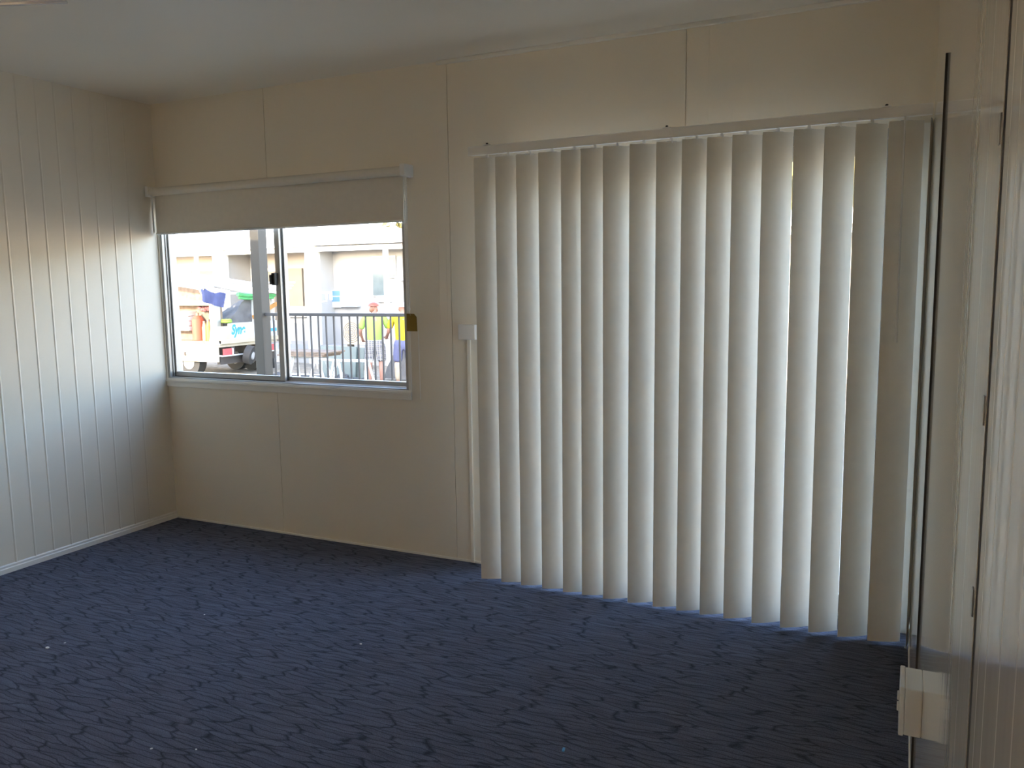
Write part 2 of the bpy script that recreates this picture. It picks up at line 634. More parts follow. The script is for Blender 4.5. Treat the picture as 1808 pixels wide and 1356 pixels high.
for x0, x1 in ((.004, .024), (1.832, 1.862)):
    b = nb()
    box(b, (x0, -.086, 2.016), (x1, -.0, 2.078), .004)
    obj('end_bracket', b, WHITE, rb)
lg = nb()
tube(lg, (.030, -.060, 1.80), (.030, -.060, 2.03), .0055, 10)
tube(lg, (.019, -.050, 1.82), (.019, -.050, 2.03), .005, 10)
obj('lit_edge_bars', lg, WHITE, rb, True)  # white bars standing in for the daylit trim edge beside the blind
ch = nb()
for x in (1.842, 1.858):
    tube(ch, (x, -.066, 2.02), (1.851 + (x - 1.85) * .5, -.066, 1.35), .0022, 6)
z = 2.01
while z > 1.355:
    for x in (1.842, 1.858):
        ball(ch, (1.851 + (x - 1.85) * (.5 + .5 * (z - 1.35) / .67), -.066, z), .0036, 1)
    z -= .012
obj('bead_chain', ch, WHITE, rb, True)
cl = nb()
ball(cl, (1.852, -.066, 1.342), .011, 2, (.8, .7, 1.1))
obj('chain_clip', cl, WHITE, rb, True)
tg = nb()
prism(tg, [(1.836, 1.226), (1.901, 1.226), (1.899, 1.300), (1.884, 1.316), (1.838, 1.318)], 1, -.067, -.0655)
tgo = obj('warning_tag', tg, YTAG, rb)
tgo['label'] = 'yellow tag hanging from the chain'
obj('tag_cord', tube(nb(), (1.852, -.066, 1.335), (1.862, -.066, 1.308), .0012, 6), WHITE, tgo)
obj('chain_cord', tube(nb(), (1.868, -.006, 1.226), (1.872, -.006, .86), .002, 6), WHITE, rb)

# ------------------------------------------------------------------ sliding door behind the vertical blind
dn = nb()
box(dn, (DX0, .0, 0), (DX0 + .04, T + .02, DZ1), .003)
box(dn, (DX1 - .04, .0, 0), (DX1, T + .02, DZ1), .003)
box(dn, (DX0, .0, DZ1 - .04), (DX1, T + .02, DZ1), .003)
box(dn, (DX0, -.012, 0), (DX1, T + .02, .018), .003)
dr = struct('door_1', dn, ALU)
for x0, x1, y0 in ((DX0 + .04, 3.28, .055), (3.22, DX1 - .04, .020)):
    b = nb()
    box(b, (x0, y0, .02), (x0 + .06, y0 + .03, DZ1 - .04), .003)
    box(b, (x1 - .06, y0, .02), (x1, y0 + .03, DZ1 - .04), .003)
    box(b, (x0 + .06, y0, .02), (x1 - .06, y0 + .03, .10), .003)
    box(b, (x0 + .06, y0, DZ1 - .10), (x1 - .06, y0 + .03, DZ1 - .04), .003)
    so = obj('door_sash', b, ALU, dr)
    obj('pane', box(nb(), (x0 + .055, y0 + .013, .095), (x1 - .055, y0 + .017, DZ1 - .095)), GLASS, so)

# ------------------------------------------------------------------ vertical blind
vb = thing('vertical_blind', 'off-white vertical blind drawn across the tall glass door', 'blind', (3.28, -.19, 2.07))
YB = -.19
hr = nb()
box(hr, (2.298, YB - .022, 2.066), (4.242, YB + .022, 2.104), .004)
box(hr, (2.298, YB - .026, 2.062), (4.242, YB - .018, 2.070), .001)
obj('headrail', hr, RAILW, vb)
for x in (2.395, 3.245, 4.085):
    b = nb()
    box(b, (x - .016, YB - .024, 2.104), (x + .016, 0, 2.108), .001)
    box(b, (x - .016, -.004, 2.104), (x + .016, 0, 2.135), .001)
    br = obj('wall_bracket', b, WHITE, vb)
    obj('screw', ball(nb(), (x, YB - .012, 2.112), .006, 2, (1, 1, .7)), BLACK, br, True)

HALF = .0635


def slat_mesh(half=HALF, bulge=.006, th=.0009, z0=.010, z1=2.050, n=10):
    b = nb()
    f, k = [], []
    for i in range(n + 1):
        u = -half + 2 * half * i / n
        v = -bulge * (1 - (u / half) ** 2)
        f.append((b.verts.new((u, v - th / 2, z0)), b.verts.new((u, v - th / 2, z1))))
        k.append((b.verts.new((u, v + th / 2, z0)), b.verts.new((u, v + th / 2, z1))))
    for i in range(n):
        b.faces.new((f[i][0], f[i + 1][0], f[i + 1][1], f[i][1]))
        b.faces.new((k[i + 1][0], k[i][0], k[i][1], k[i + 1][1]))
        b.faces.new((f[i][1], f[i + 1][1], k[i + 1][1], k[i][1]))
        b.faces.new((f[i + 1][0], f[i][0], k[i][0], k[i + 1][0]))
    b.faces.new((f[0][0], f[0][1], k[0][1], k[0][0]))
    b.faces.new((f[n][1], f[n][0], k[n][0], k[n][1]))
    return b


L13 = [2.284, 2.397, 2.507, 2.622, 2.733, 2.831, 2.938, 3.059, 3.180, 3.290, 3.397, 3.503, 3.625, 3.745, 3.861, 3.977, 4.092]
TH = [25, 27, 28, 26, 28, 26, 30, 30, 28, 30, 31, 32, 32, 32, 33, 31, 20]
for i, (lx, th) in enumerate(zip(L13, TH)):
    a = R(th)
    yl = YB - HALF * math.sin(a)
    x = 4.178 + (lx - 4.178) * (3.671 + yl) / 3.541          # left edge at its own depth
    cx = x + HALF * math.cos(a)
    s = obj('slat', slat_mesh(), SLAT, vb, True)
    s.location = (cx, YB, 0)
    s.rotation_euler = (R(random.uniform(-.08, .08)), R(random.uniform(-.06, .06)), a)
    h = nb()
    box(h, (cx - .006, YB - .004, 2.044), (cx + .006, YB + .004, 2.068), .001)
    box(h, (cx - .022, YB - .0035, 2.046), (cx + .022, YB + .0035, 2.053), .001, Matrix.Rotation(a, 3, 'Z'))
    obj('slat_hanger', h, WHITE, s)
s = obj('slat', slat_mesh(.055, .004), SLAT, vb, True)
s.location = (4.2385, -.170, 0)
s.rotation_euler = (0, 0, R(86))
s['label'] = 'end slat turned edge-on beside the right wall'
wd = nb()
tube(wd, (4.150, YB - .045, 2.06), (4.152, YB - .045, 1.33), .0035, 10)
tube(wd, (4.152, YB - .045, 1.33), (4.152, YB - .045, 1.222), .0055, 10, .0065)
obj('tilt_wand', wd, WHITE, vb, True)

# ------------------------------------------------------------------ small things in the room
jb = thing('junction_box', 'small square white box on the wall just left of the vertical blind', 'junction box', (2.17, 0, 1.22))
obj('cover', box(nb(), (2.121, -.030, 1.184), (2.219, 0, 1.262), .004), WHITE, jb)
obj('conduit', box(nb(), (2.160, -.012, .004), (2.180, 0, 1.186), .003), WALL, jb)

sw = thing('wall_socket', 'white surface-mounted power point low on the glossy right wall', 'socket', (XR, -1.66, .48))
obj('mounting_block', box(nb(), (XR - .036, -1.700, .424), (XR, -1.585, .538), .003), WHITE, sw)
obj('face_plate', box(nb(), (XR - .047, -1.702, .422), (XR - .036, -1.583, .540), .003), WHITE, sw)
for z in (.512, .486):
    b = nb()
    box(b, (XR - .052, -1.694, z - .009), (XR - .046, -1.680, z + .009), .002)
    obj('rocker_switch', b, WHITE, sw)

fan = thing('ceiling_fan', 'white ceiling fan, one blade tip showing at the top left', 'fan', (1.43, -2.25, H))
obj('canopy', tube(nb(), (1.43, -2.25, H), (1.43, -2.25, H - .05), .06, 28, .045), FANW, fan, True)
obj('downrod', tube(nb(), (1.43, -2.25, H - .05), (1.43, -2.25, 2.34), .013, 14), FANW, fan, True)
hbm = nb()
tube(hbm, (1.43, -2.25, 2.345), (1.43, -2.25, 2.31), .055, 28, .085)
tube(hbm, (1.43, -2.25, 2.31), (1.43, -2.25, 2.25), .085, 28, .085)
tube(hbm, (1.43, -2.25, 2.25), (1.43, -2.25, 2.225), .085, 28, .05)
obj('motor_housing', hbm, FANW, fan, True)
for k in range(3):
    b = nb()
    out = [(.13, -.05), (.20, -.066), (.54, -.070), (.585, -.055), (.604, -.02), (.604, .02), (.585, .055), (.54, .070), (.20, .066), (.13, .05)]
    prism(b, out, 2, -.004, .004)
    bmesh.ops.bevel(b, geom=list(b.edges), offset=.0015, segments=1, affect='EDGES')
    bl = obj('fan_blade', b, FANW, fan, True)
    bl.location = (1.43, -2.25, 2.275)
    bl.rotation_euler = (R(18), 0, R(21.5 + 120 * k))
    ib = nb()
    box(ib, (.06, -.018, -.010), (.20, .018, -.004), .002)
    ob = obj('blade_iron', ib, FANW, bl)
    ob.parent = bl
    ob.matrix_parent_inverse = Matrix.Identity(4)

FL = [(1.051, -1.620, .0085), (1.071, -1.558, .0042), (1.384, -1.100, .0042), (2.215, -1.062, .0052), (2.057, -1.968, .0045), (2.192, -1.911, .0038)]
for i, (x, y, r) in enumerate(FL):
    f = obj('carpet_fleck', ball(nb(), (0, 0, 0), r, 1, (1.2, .9, .5), .2), FLECK)
    f.location = (x, y, r * .45)
    f.rotation_euler = (0, 0, i * 1.1)
    if i == 0:
        tag(f, 'largest white fleck lying on the dark carpet at lower left', 'fleck', 'flecks on the carpet')
    else:
        tag(f, 'tiny white fleck lying on the dark carpet', 'fleck', 'flecks on the carpet')
f = obj('carpet_fleck', box(nb(), (-.004, -.009, 0), (.004, .009, .005), .0015), BLUEP)
f.location = (3.262, -1.43, 0)
f.rotation_euler = (0, 0, .2)
tag(f, 'tiny light blue scrap on the carpet near the bottom edge', 'fleck', 'flecks on the carpet')

# ------------------------------------------------------------------ outside: ground, veranda, railing
GZ = -.6
struct('ground', box(nb(), (-60, -30, GZ - .3), (40, 60, GZ)), GROUND)
dk = nb()
for i in range(22):
    box(dk, (-2.35, .12 + i * .143, -.06), (6.5, .12 + i * .143 + .137, -.03))
dko = struct('veranda_deck', dk, DECKM)
ps = thing('veranda_post', 'square grey-tan post standing outside beyond the small window', 'post', (-2.155, 3.2, -.03))
obj('shaft', box(nb(), (-2.215, 3.14, -.03), (-2.095, 3.27, 2.75), .006), POSTM, ps)
obj('base_plate', box(nb(), (-2.24, 3.12, -.03), (-2.07, 3.29, -.018)), RAILM, ps)
rl = thing('veranda_railing', 'dark grey metal railing with thin upright bars beyond the window', 'railing', (-.5, 3.2, -.03))
obj('top_rail', box(nb(), (-2.093, 3.18, 1.152), (1.2, 3.22, 1.186), .005), RAILM, rl)
obj('bottom_rail', box(nb(), (-2.093, 3.185, .06), (1.2, 3.215, .09), .004), RAILM, rl)
x = -1.99
while x < 1.15:
    obj('baluster', box(nb(), (x - .007, 3.193, .09), (x + .007, 3.207, 1.152)), RAILM, rl)
    x += .101

# ------------------------------------------------------------------ cabin opposite
cb = thing('cabin', 'long white cabin with recessed porches across the yard', 'building', (-11, 14, GZ))
b = nb()
box(b, (-19, 14.8, -.1), (-9.95, 15.0, 2.9))          # back of the left and middle porches
box(b, (-9.95, 14.44, -.1), (22, 14.6, 2.9))          # back of the right porch
box(b, (-9.97, 13.9, -.1), (-9.90, 14.8, 2.6))
box(b, (-13.5, 13.9, -.1), (-13.2, 14.8, 2.6))
obj('wall', b, BWALL, cb)
b = nb()
box(b, (-19, 13.8, GZ), (-9.92, 15.0, -.1))
box(b, (-9.92, 13.8, GZ), (22, 14.6, -.1))
obj('base_skirt', b, BWALL, cb)
obj('soffit', box(nb(), (-19, 13.85, 2.42), (22, 15.0, 2.5)), BBEIGE, cb)
b = nb()
box(b, (-19, 13.72, 2.52), (-10.2, 13.85, 2.95))
box(b, (-9.92, 13.72, 2.53), (22, 13.85, 2.70), .02)
obj('fascia', b, BWHITE, cb)
obj('porch_beam', box(nb(), (-19, 13.76, 2.37), (22, 13.86, 2.50)), BWHITE, cb)
b = nb()
box(b, (-19, 13.6, 2.495), (-10.2, 13.74, 2.54), .02)
box(b, (-9.92, 13.6, 2.52), (22, 13.74, 2.56), .02)
obj('gutter', b, BROOF, cb)
b = nb()
prism(b, [(13.85, 2.92), (15.5, 3.35), (20, 3.0), (20, 2.6), (13.85, 2.6)], 0, -19, -10.2)
obj('roof', b, BROOF, cb)
b = nb()
prism(b, [(-9.92, 2.70), (-9.92, 3.10), (-9.1, 3.10), (-7.3, 2.86), (22, 2.74), (22, 2.70)], 1, 13.86, 20)
obj('roof', b, BROOF, cb)
for x0, x1, y0, y1, z1 in ((-10.22, -9.92, 13.66, 13.9, 3.35), (-13.55, -13.13, 13.70, 13.9, 2.95), (-14.33, -14.22, 13.78, 13.86, 2.37), (-7.80, -7.69, 13.76, 13.86, 2.37), (-11.10, -10.98, 13.78, 13.88, 2.37), (-17.2, -16.9, 13.75, 13.9, 2.37), (-12.2, -12.05, 13.8, 13.9, 2.37)):
    obj('column', box(nb(), (x0, y0, GZ), (x1, y1, z1), .01), BWHITE, cb)
for x0, x1, z0, z1, y in ((-8.57, -8.20, 1.20, 2.20, 14.44), (-8.15, -7.88, 1.68, 2.20, 14.44)):
    w = obj('window', box(nb(), (x0 - .03, y - .05, z0 - .03), (x1 + .03, y, z1 + .03), .005), ALU, cb)
    obj('pane', box(nb(), (x0, y - .06, z0), (x1, y - .04, z1)), BGLASS, w)
for x0, x1, z0, z1 in ((-16.7, -15.45, .9, 1.97), (-15.3, -14.6, .9, 1.97)):
    w = obj('window', box(nb(), (x0 - .05, 14.74, z0 - .05), (x1 + .05, 14.8, z1 + .06), .01), BWHITE, cb)
    obj('pane', box(nb(), (x0, 14.72, z0), (x1, 14.75, z1)), BSCREEN, w)
w = obj('roller_door', box(nb(), (-13.0, 14.72, -.1), (-12.15, 14.8, 1.90)), BSCREEN, cb)
obj('door_header', box(nb(), (-13.05, 14.70, 1.90), (-12.1, 14.8, 2.0), .01), BWHITE, w)
w = obj('screen', box(nb(), (-11.95, 14.72, .90), (-11.22, 14.8, 1.98)), BSCREEN, cb)
obj('screen_sill', box(nb(), (-12.1, 14.66, .60), (-11.1, 14.8, .90), .01), BWHITE, w)
obj('flashing', box(nb(), (-7.75, 14.2, 1.58), (-6.8, 14.44, 1.68), .01), BROOF, cb)

mb = thing('meter_box', 'blue and white meter panel on the far porch wall', 'meter box', (-9.77, 14.44, 1.1))
obj('body', box(nb(), (-9.95, 14.34, .88), (-9.60, 14.44, 1.36), .008), PALEBOX, mb)
b = nb()
box(b, (-9.94, 14.335, 1.20), (-9.61, 14.342, 1.33), .002)
box(b, (-9.90, 14.335, 1.04), (-9.64, 14.342, 1.17), .002)
obj('panel_sticker', b, BLUEBOX, mb)
wbx = thing('cable_cabinet', 'plain pale cabinet beside the blue meter panel on the porch', 'cabinet', (-9.29, 14.44, 1.1))
obj('body', box(nb(), (-9.57, 14.26, .90), (-9.03, 14.44, 1.37), .01), PALEBOX, wbx)
obj('door', box(nb(), (-9.555, 14.25, .915), (-9.045, 14.262, 1.355), .005), PALEBOX, wbx)
ab = thing('white_wall_box', 'small white box under the cabin window behind the workers', 'wall box', (-8.24, 14.44, 1.1))
obj('body', box(nb(), (-8.46, 14.34, 1.02), (-8.02, 14.44, 1.19), .01), BWHITE, ab)
obj('cover', box(nb(), (-8.44, 14.33, 1.035), (-8.04, 14.342, 1.175), .004), BWHITE, ab)
ac = thing('air_conditioner', 'cream outdoor air conditioner unit beside the lime shirted worker', 'air conditioner', (-8.0, 12.8, -.2))
obj('casing', box(nb(), (-8.35, 12.75, .02), (-7.62, 13.05, .62), .02), CREAM, ac)
b = nb()
for r in (.05, .10, .15, .20, .245):
    torus(b, (-8.10, 12.745, .32), r, .006, 'y', 24, 5)
obj('fan_grille', b, TRAYD, ac)
for x in (-8.25, -7.72):
    obj('stand_leg', box(nb(), (x - .03, 12.8, GZ), (x + .03, 13.0, .02)), TRAYD, ac)

# ------------------------------------------------------------------ trees beyond the cabin
TREES = [(-25.6, 23, 3.2, 2.2, 'tall yellow-green tree behind the cabin roof, leftmost of the row'),
         (-21.0, 24.3, 3.2, 2.0, 'yellow-green tree behind the roof, above the left white pillar'),
         (-16.9, 23, 3.1, 1.9, 'golden-green tree behind the roof beside the middle pillar'),
         (-13.2, 25, 3.2, 1.9, 'olive tree above the right-hand cabin roof'),
         (-9.6, 22.5, 3.1, 1.9, 'pale green tree at the right edge above the cabin roof')]
for x, y, h, r, lb in TREES:
    t = thing('tree', lb, 'tree', (x, y, GZ), 'trees beyond the cabin')
    b = nb()
    for k in range(520):
        a, e, q = random.uniform(0, 6.283), random.uniform(-.6, 1.4), r * random.uniform(.55, 1.05)
        p = Vector((x + q * math.cos(a) * math.cos(e), y + q * math.sin(a) * math.cos(e), h + .35 * r + q * math.sin(e) * .8))
        n = Vector((random.uniform(-1, 1), random.uniform(-1, 1), random.uniform(-.3, 1))).normalized()
        u = n.orthogonal().normalized() * random.uniform(.13, .24)
        v = n.cross(u) * .6
        vs = [b.verts.new(p + u), b.verts.new(p + v), b.verts.new(p - u), b.verts.new(p - v)]
        b.faces.new(vs)
    ball(b, (x, y, h + .3 * r), r * .62, 2, (1, 1, .8), .12)
    obj('foliage', b, LEAF, t)
    tk = nb()
    tube(tk, (x, y, GZ), (x, y, h), .14, 10, .08)
    obj('trunk', tk, BARK, t)

b = nb()
for k in range(900):
    x, z = random.uniform(-9, 40), random.uniform(GZ, 6.2)
    p = Vector((x, 24 + random.uniform(-.8, .8), z + .5 * math.sin(x * .9)))
    n_ = Vector((random.uniform(-1, 1), random.uniform(-1, -.2), random.uniform(-.3, 1))).normalized()
    u = n_.orthogonal().normalized() * random.uniform(.35, .6)
    v = n_.cross(u) * .6
    b.faces.new([b.verts.new(q) for q in (p + u, p + v, p - u, p - v)])
box(b, (-9, 24.6, GZ), (40, 25.4, 5.6))
struct('horizon_screen', b, LEAF)  # unseen foliage screen added to block the bright horizon sky

# ------------------------------------------------------------------ work truck
tk = thing('work_truck', 'cream tray-back work truck with open tool canopy parked across the yard', 'truck', (-11, 11.2, GZ))
Y0, Y1 = 10.2, 12.1
obj('tray', box(nb(), (-13.6, Y0, .10), (-9.90, Y1, .17), .01), CREAM, tk)
b = nb()
box(b, (-13.5, Y0 - .03, -.235), (-9.92, Y0, .13), .008)
for z in (-.155, -.06, .03):
    box(b, (-13.5, Y0 - .042, z - .012), (-9.93, Y0 - .02, z + .012), .006)
ds = obj('drop_side', b, CREAM, tk)
b = nb()
box(b, (-10.98, Y0 - .06, -.10), (-10.93, Y0 - .03, -.02), .004)
obj('latch', b, TRAYD, ds)
b = nb()
box(b, (-13.4, 10.6, -.12), (-9.95, 10.72, .10))
box(b, (-13.4, 11.6, -.12), (-9.95, 11.72, .10))
box(b, (-10.05, 10.25, -.30), (-9.95, 12.05, -.12))
obj('chassis', b, TRAYD, tk)
obj('rear_bar', box(nb(), (-9.92, 10.22, -.115), (-9.84, 12.08, -.085), .006), CREAMW, tk)
for y0 in (10.28, 11.72):
    tl = obj('tail_light', box(nb(), (-9.90, y0, -.085), (-9.86, y0 + .26, .065), .006), TAIL, tk)
    obj('reverse_lens', box(nb(), (-9.90, y0 + .26, -.085), (-9.862, y0 + .31, .065), .004), TAILW, tl)
sg = obj('tailgate_board', box(nb(), (-9.93, 10.50, .20), (-9.88, 12.10, .64), .008), CREAMW, tk)
obj('tailgate_lip', box(nb(), (-9.93, 10.22, .17), (-9.85, 12.10, .27), .01), CREAM, tk)
obj('corner_box', box(nb(), (-9.98, 10.22, .17), (-9.86, 10.52, .58), .015), CREAM, tk)


def letters(txt, size, loc, m, parent, name):
    cu = bpy.data.curves.new('tmp_text', 'FONT')
    cu.body = txt
    cu.size = size
    cu.extrude = .003
    cu.shear = .3
    cu.offset = .012
    ot = bpy.data.objects.new('tmp_text', cu)
    C.objects.link(ot)
    dg = bpy.context.evaluated_depsgraph_get()
    me = bpy.data.meshes.new_from_object(ot.evaluated_get(dg))
    bpy.data.objects.remove(ot)
    me.materials.clear()
    me.materials.append(m)
    o = bpy.data.objects.new(name, me)
    C.objects.link(o)
    o.parent = parent
    o.matrix_parent_inverse = parent.matrix_basis.inverted()
    o.location = loc
    o.rotation_euler = (R(90), 0, R(90))
    o.scale = (.85, 1.15, 1)
    return o


letters('Syne', .27, (-9.877, 10.56, .385), SIGNB, sg, 'lettering')
obj('lettering_bar', box(nb(), (-9.881, 11.80, .38), (-9.875, 12.08, .46)), SIGNB, sg)
# wheels
for x, y in ((-11.0, 10.42), (-11.0, 11.88), (-10.55, 11.95)):
    w = obj('wheel', tube(nb(), (x, y - .11, -.27), (x, y + .11, -.27), .33, 28), TYRE, tk, True)
    obj('hub_cap', tube(nb(), (x, y - .125, -.27), (x, y - .10, -.27), .17, 20), HUB, w, True)
sp = obj('spare_wheel', tube(nb(), (-9.80, 10.92, -.10), (-9.66, 10.98, -.14), .22, 24), TYRE, tk, True)
obj('hub_cap', tube(nb(), (-9.67, 10.97, -.14), (-9.64, 10.985, -.145), .09, 16), HUB, sp, True)
obj('mud_flap', box(nb(), (-10.0, 11.75, -.55), (-9.97, 12.05, -.12)), BLACK, tk)
# canopy
obj('canopy_floor', box(nb(), (-13.4, 10.24, .17), (-10.02, 11.9, .24)), BROWN, tk)
b = nb()
box(b, (-13.4, 10.50, .24), (-10.40, 10.56, 1.62))
box(b, (-10.40, 10.50, .24), (-10.12, 10.56, 1.12))
obj('canopy_back_wall', b, BROWN, tk)
obj('canopy_rear_wall', box(nb(), (-10.20, 10.24, .24), (-10.12, 10.5, 1.12), .01), HUB, tk)
obj('shelf_beam', box(nb(), (-13.4, 10.20, 1.06), (-10.06, 10.49, 1.17), .012), CREAM, tk)
b = nb()
for k in range(4):
    z = .47 + k * .115
    box(b, (-12.6, 10.24, z), (-10.87, 10.49, z + .105), .006)
obj('drawer_stack', b, CREAMW, tk)
obj('corner_post', box(nb(), (-10.09, 10.22, .24), (-10.03, 10.30, 1.20), .008), CREAMW, tk)
obj('corner_foot', prism(nb(), [(-10.20, .17), (-9.90, .17), (-9.96, .28), (-10.0, .50), (-10.12, .50), (-10.16, .26)], 1, 10.16, 10.26), CREAMW, tk)
b = nb()
tube(b, (-10.62, 10.3, 1.60), (-10.12, 10.28, 1.17), .028, 10)
tube(b, (-10.72, 10.36, 1.60), (-10.42, 10.36, 1.17), .02, 10)
obj('lid_strut', b, CREAMW, tk)
# lid hinged open above the side, sagging towards the rear
ld = nb()
prism(ld, [(-13.4, 2.20), (-9.90, 1.72), (-9.84, 1.36), (-10.6, 1.47), (-13.4, 1.78)], 1, 10.02, 10.09)
obj('canopy_lid', ld, CREAMW, tk)
b = nb()
box(b, (-9.94, 11.96, .24), (-9.88, 12.04, 1.36), .008)
box(b, (-9.94, 11.30, .64), (-9.88, 11.36, 1.36), .008)
box(b, (-9.94, 10.60, 1.30), (-9.88, 12.04, 1.36), .008)
obj('rear_rack', b, BWHITE, tk)

gc = thing('gas_cylinder', 'red gas cylinder standing in the open truck canopy', 'cylinder', (-10.70, 10.36, .24))
b = nb()
tube(b, (-10.70, 10.36, .245), (-10.70, 10.36, .74), .135, 24)
tube(b, (-10.70, 10.36, .74), (-10.70, 10.36, .82), .135, 24, .07)
obj('body', b, RED, gc, True)
obj('valve', tube(nb(), (-10.70, 10.36, .81), (-10.70, 10.36, .89), .035, 12), BROWN, gc, True)
for k, (x, h, mt, lb) in enumerate(((-10.46, .70, YELLOWD, 'pale yellow tool bottle beside the red cylinder'), (-10.33, .74, ORANGE, 'orange tool bottle at the right of the red cylinder'))):
    t = thing('tool_bottle', lb, 'bottle', (x, 10.32, .24))
    b = nb()
    tube(b, (x, 10.32, .243), (x, 10.32, h - .15), .055, 16)
    tube(b, (x, 10.32, h - .15), (x, 10.32, h - .05), .055, 16, .03)
    obj('body', b, mt, t, True)
    obj('cap', tube(nb(), (x, 10.32, h - .05), (x, 10.32, h), .033, 14), BROWN, t, True)
b = nb()
for k in range(7):
    ball(b, (-10.62 + .05 * k, 10.38 + .02 * (k % 3), .995 - .03 * (k % 2)), .055, 2, (1, 1, 1), .2)
tag(obj('rag_bundle', b, mat('maroon_rag', (.28, .10, .10), .9, vary=.3, scale=14), None, True), 'dark maroon rag bundle above the red cylinder in the canopy', 'rags')

# long pipes slanting over the truck
for k, (dz, dy, x1, x0, lb) in enumerate(((0, 0, -8.45, -13.3, 'long white pipe slanting over the truck, topmost of three'), (-.09, .06, -8.7, -13.3, 'long white pipe slanting over the truck, middle of three'), (-.17, .0, -9.0, -13.3, 'long white pipe slanting over the truck, lowest of three'))):
    b = nb()
    zz = lambda xx: 1.86 - .130 * (xx + 11.95) + dz
    tube(b, (x0, 10.8 + dy, zz(x0)), (x1, 10.8 + dy, zz(x1)), .05, 16)
    tag(obj('white_pipe', b, PIPE, None, True), lb, 'pipe', 'pipes on the truck')

# navy cloth hung off the lid
b = nb()
gx, gz = 12, 8
grid = []
for i in range(gx + 1):
    colm = []
    for j in range(gz + 1):
        u, v = i / gx, j / gz
        x = -10.10 + .72 * u - .06 * v * u
        zt = 1.44 - .12 * u + .03 * math.sin(u * 9)
        zb = 1.16 - .15 * u
        colm.append(b.verts.new((x, 9.93 + .03 * math.sin(u * 14 + v * 2), zt + (zb - zt) * v)))
    grid.append(colm)
for i in range(gx):
    for j in range(gz):
        b.faces.new((grid[i][j], grid[i][j + 1], grid[i + 1][j + 1], grid[i + 1][j]))
bmesh.ops.solidify(b, geom=list(b.faces), thickness=.02)
cl = tag(obj('hanging_cloth', b, BLUECL, None, True), 'navy blue cloth hanging off the white truck lid', 'cloth')
b = nb()
path(b, [(-10.02, 9.94, 1.42), (-9.98, 9.92, 1.52), (-9.93, 9.94, 1.58), (-9.90, 10.0, 1.64)], .02)
obj('tie', b, mat('grey_tie', (.32, .34, .33), .8), cl)

# tarp mound on the tray
b = nb()
n, m = 18, 12
grid = []
for i in range(n + 1):
    row = []
    for j in range(m + 1):
        y = 10.62 + 1.32 * i / n
        x = -10.0 + -1.5 * j / m + .07
        u = i / n
        hz = .64 + .62 * max(0, 1 - abs(u - .42) / .44) ** .8 * max(.05, 1 - j / m * 1.15) + .02 * math.sin(i * 1.7 + j)
        row.append(b.verts.new((x, y, hz)))
    grid.append(row)
for i in range(n):
    for j in range(m):
        b.faces.new((grid[i][j], grid[i][j + 1], grid[i + 1][j + 1], grid[i + 1][j]))
ext = [e for e in b.edges if len(e.link_faces) == 1]
r = bmesh.ops.extrude_edge_only(b, edges=ext)
for v in [v for v in r['geom'] if isinstance(v, bmesh.types.BMVert)]:
    v.co.z = .25
tag(obj('tarp', b, TARP, None, True, 60), 'grey tarpaulin heaped over the truck load', 'tarp')
hc = nb()
torus(hc, (-9.95, 10.50, .68), .10, .028, 'z', 24, 8)
torus(hc, (-9.95, 10.50, .715), .09, .026, 'z', 24, 8)
tag(obj('lime_strap_coil', hc, LIME, None, True), 'lime green strap coil on the truck corner', 'strap')
b = nb()
ball(b, (-9.90, 11.10, 1.485), .16, 3, (1.1, .8, .75), .10)
tag(obj('hi_vis_bundle', b, LIME, None, True), 'bright yellow-green bundle on top of the load', 'bundle')
b = nb()
path(b, [(-9.80, 10.75, 1.30), (-9.82, 11.0, 1.27), (-9.82, 11.3, 1.26), (-9.82, 11.6, 1.25), (-9.82, 12.0, 1.26)], .045)
path(b, [(-9.82, 10.8, 1.22), (-9.82, 11.0, 1.20), (-9.82, 11.5, 1.19), (-9.82, 11.95, 1.20)], .03)
tag(obj('green_hose', b, GREEN, None, True), 'green hose lying along the top of the load', 'hose')
b = nb()
box(b, (-9.80, 11.15, .86), (-9.74, 12.05, .95), .006, Matrix.Rotation(R(20), 3, 'X'))
tag(obj('orange_plank', b, ORANGE), 'orange plank leaning across the back of the load', 'plank')
for k, z in enumerate((1.40, 1.47, 1.54)):
    b = nb()
    box(b, (-10.6 + .1 * k, 11.45, z), (-9.4 + .06 * k, 12.15, z + .045), .01)
    tag(obj('plaster_board', b, BWHITE), ['lowest', 'middle', 'topmost'][k] + ' white board stacked on the truck rack behind the post', 'board', 'boards on the rack')

# ladder rack by the window mullion
lr = thing('white_ladder', 'small white ladder frame standing behind the railing', 'ladder', (-8.9, 12.2, GZ))
b = nb()
tube(b, (-9.22, 12.6, GZ), (-9.22, 12.6, 1.20), .022, 10)
tube(b, (-9.08, 12.6, GZ), (-9.08, 12.6, 1.20), .022, 10)
obj('stile', b, PIPE, lr, True)
for z in (-.3, 0, .3, .6, .9, 1.15):
    obj('rung', tube(nb(), (-9.22, 12.6, z), (-9.08, 12.6, z), .015, 8), PIPE, lr, True)
b = nb()
box(b, (-9.25, 12.58, 1.28), (-8.55, 12.64, 1.33), .006)
box(b, (-9.20, 12.58, 1.17), (-8.95, 12.62, 1.28), .004)
box(b, (-8.60, 12.58, 1.12), (-8.55, 12.64, 1.30), .006)
box(b, (-8.72, 12.58, 1.14), (-8.68, 12.62, 1.28), .004)
tube(b, (-9.15, 12.6, 1.03), (-8.70, 12.6, 1.10), .02, 8)
tube(b, (-9.15, 12.6, 1.0), (-9.15, 12.6, 1.30), .02, 8)
obj('top_bracket', b, PIPE, lr)

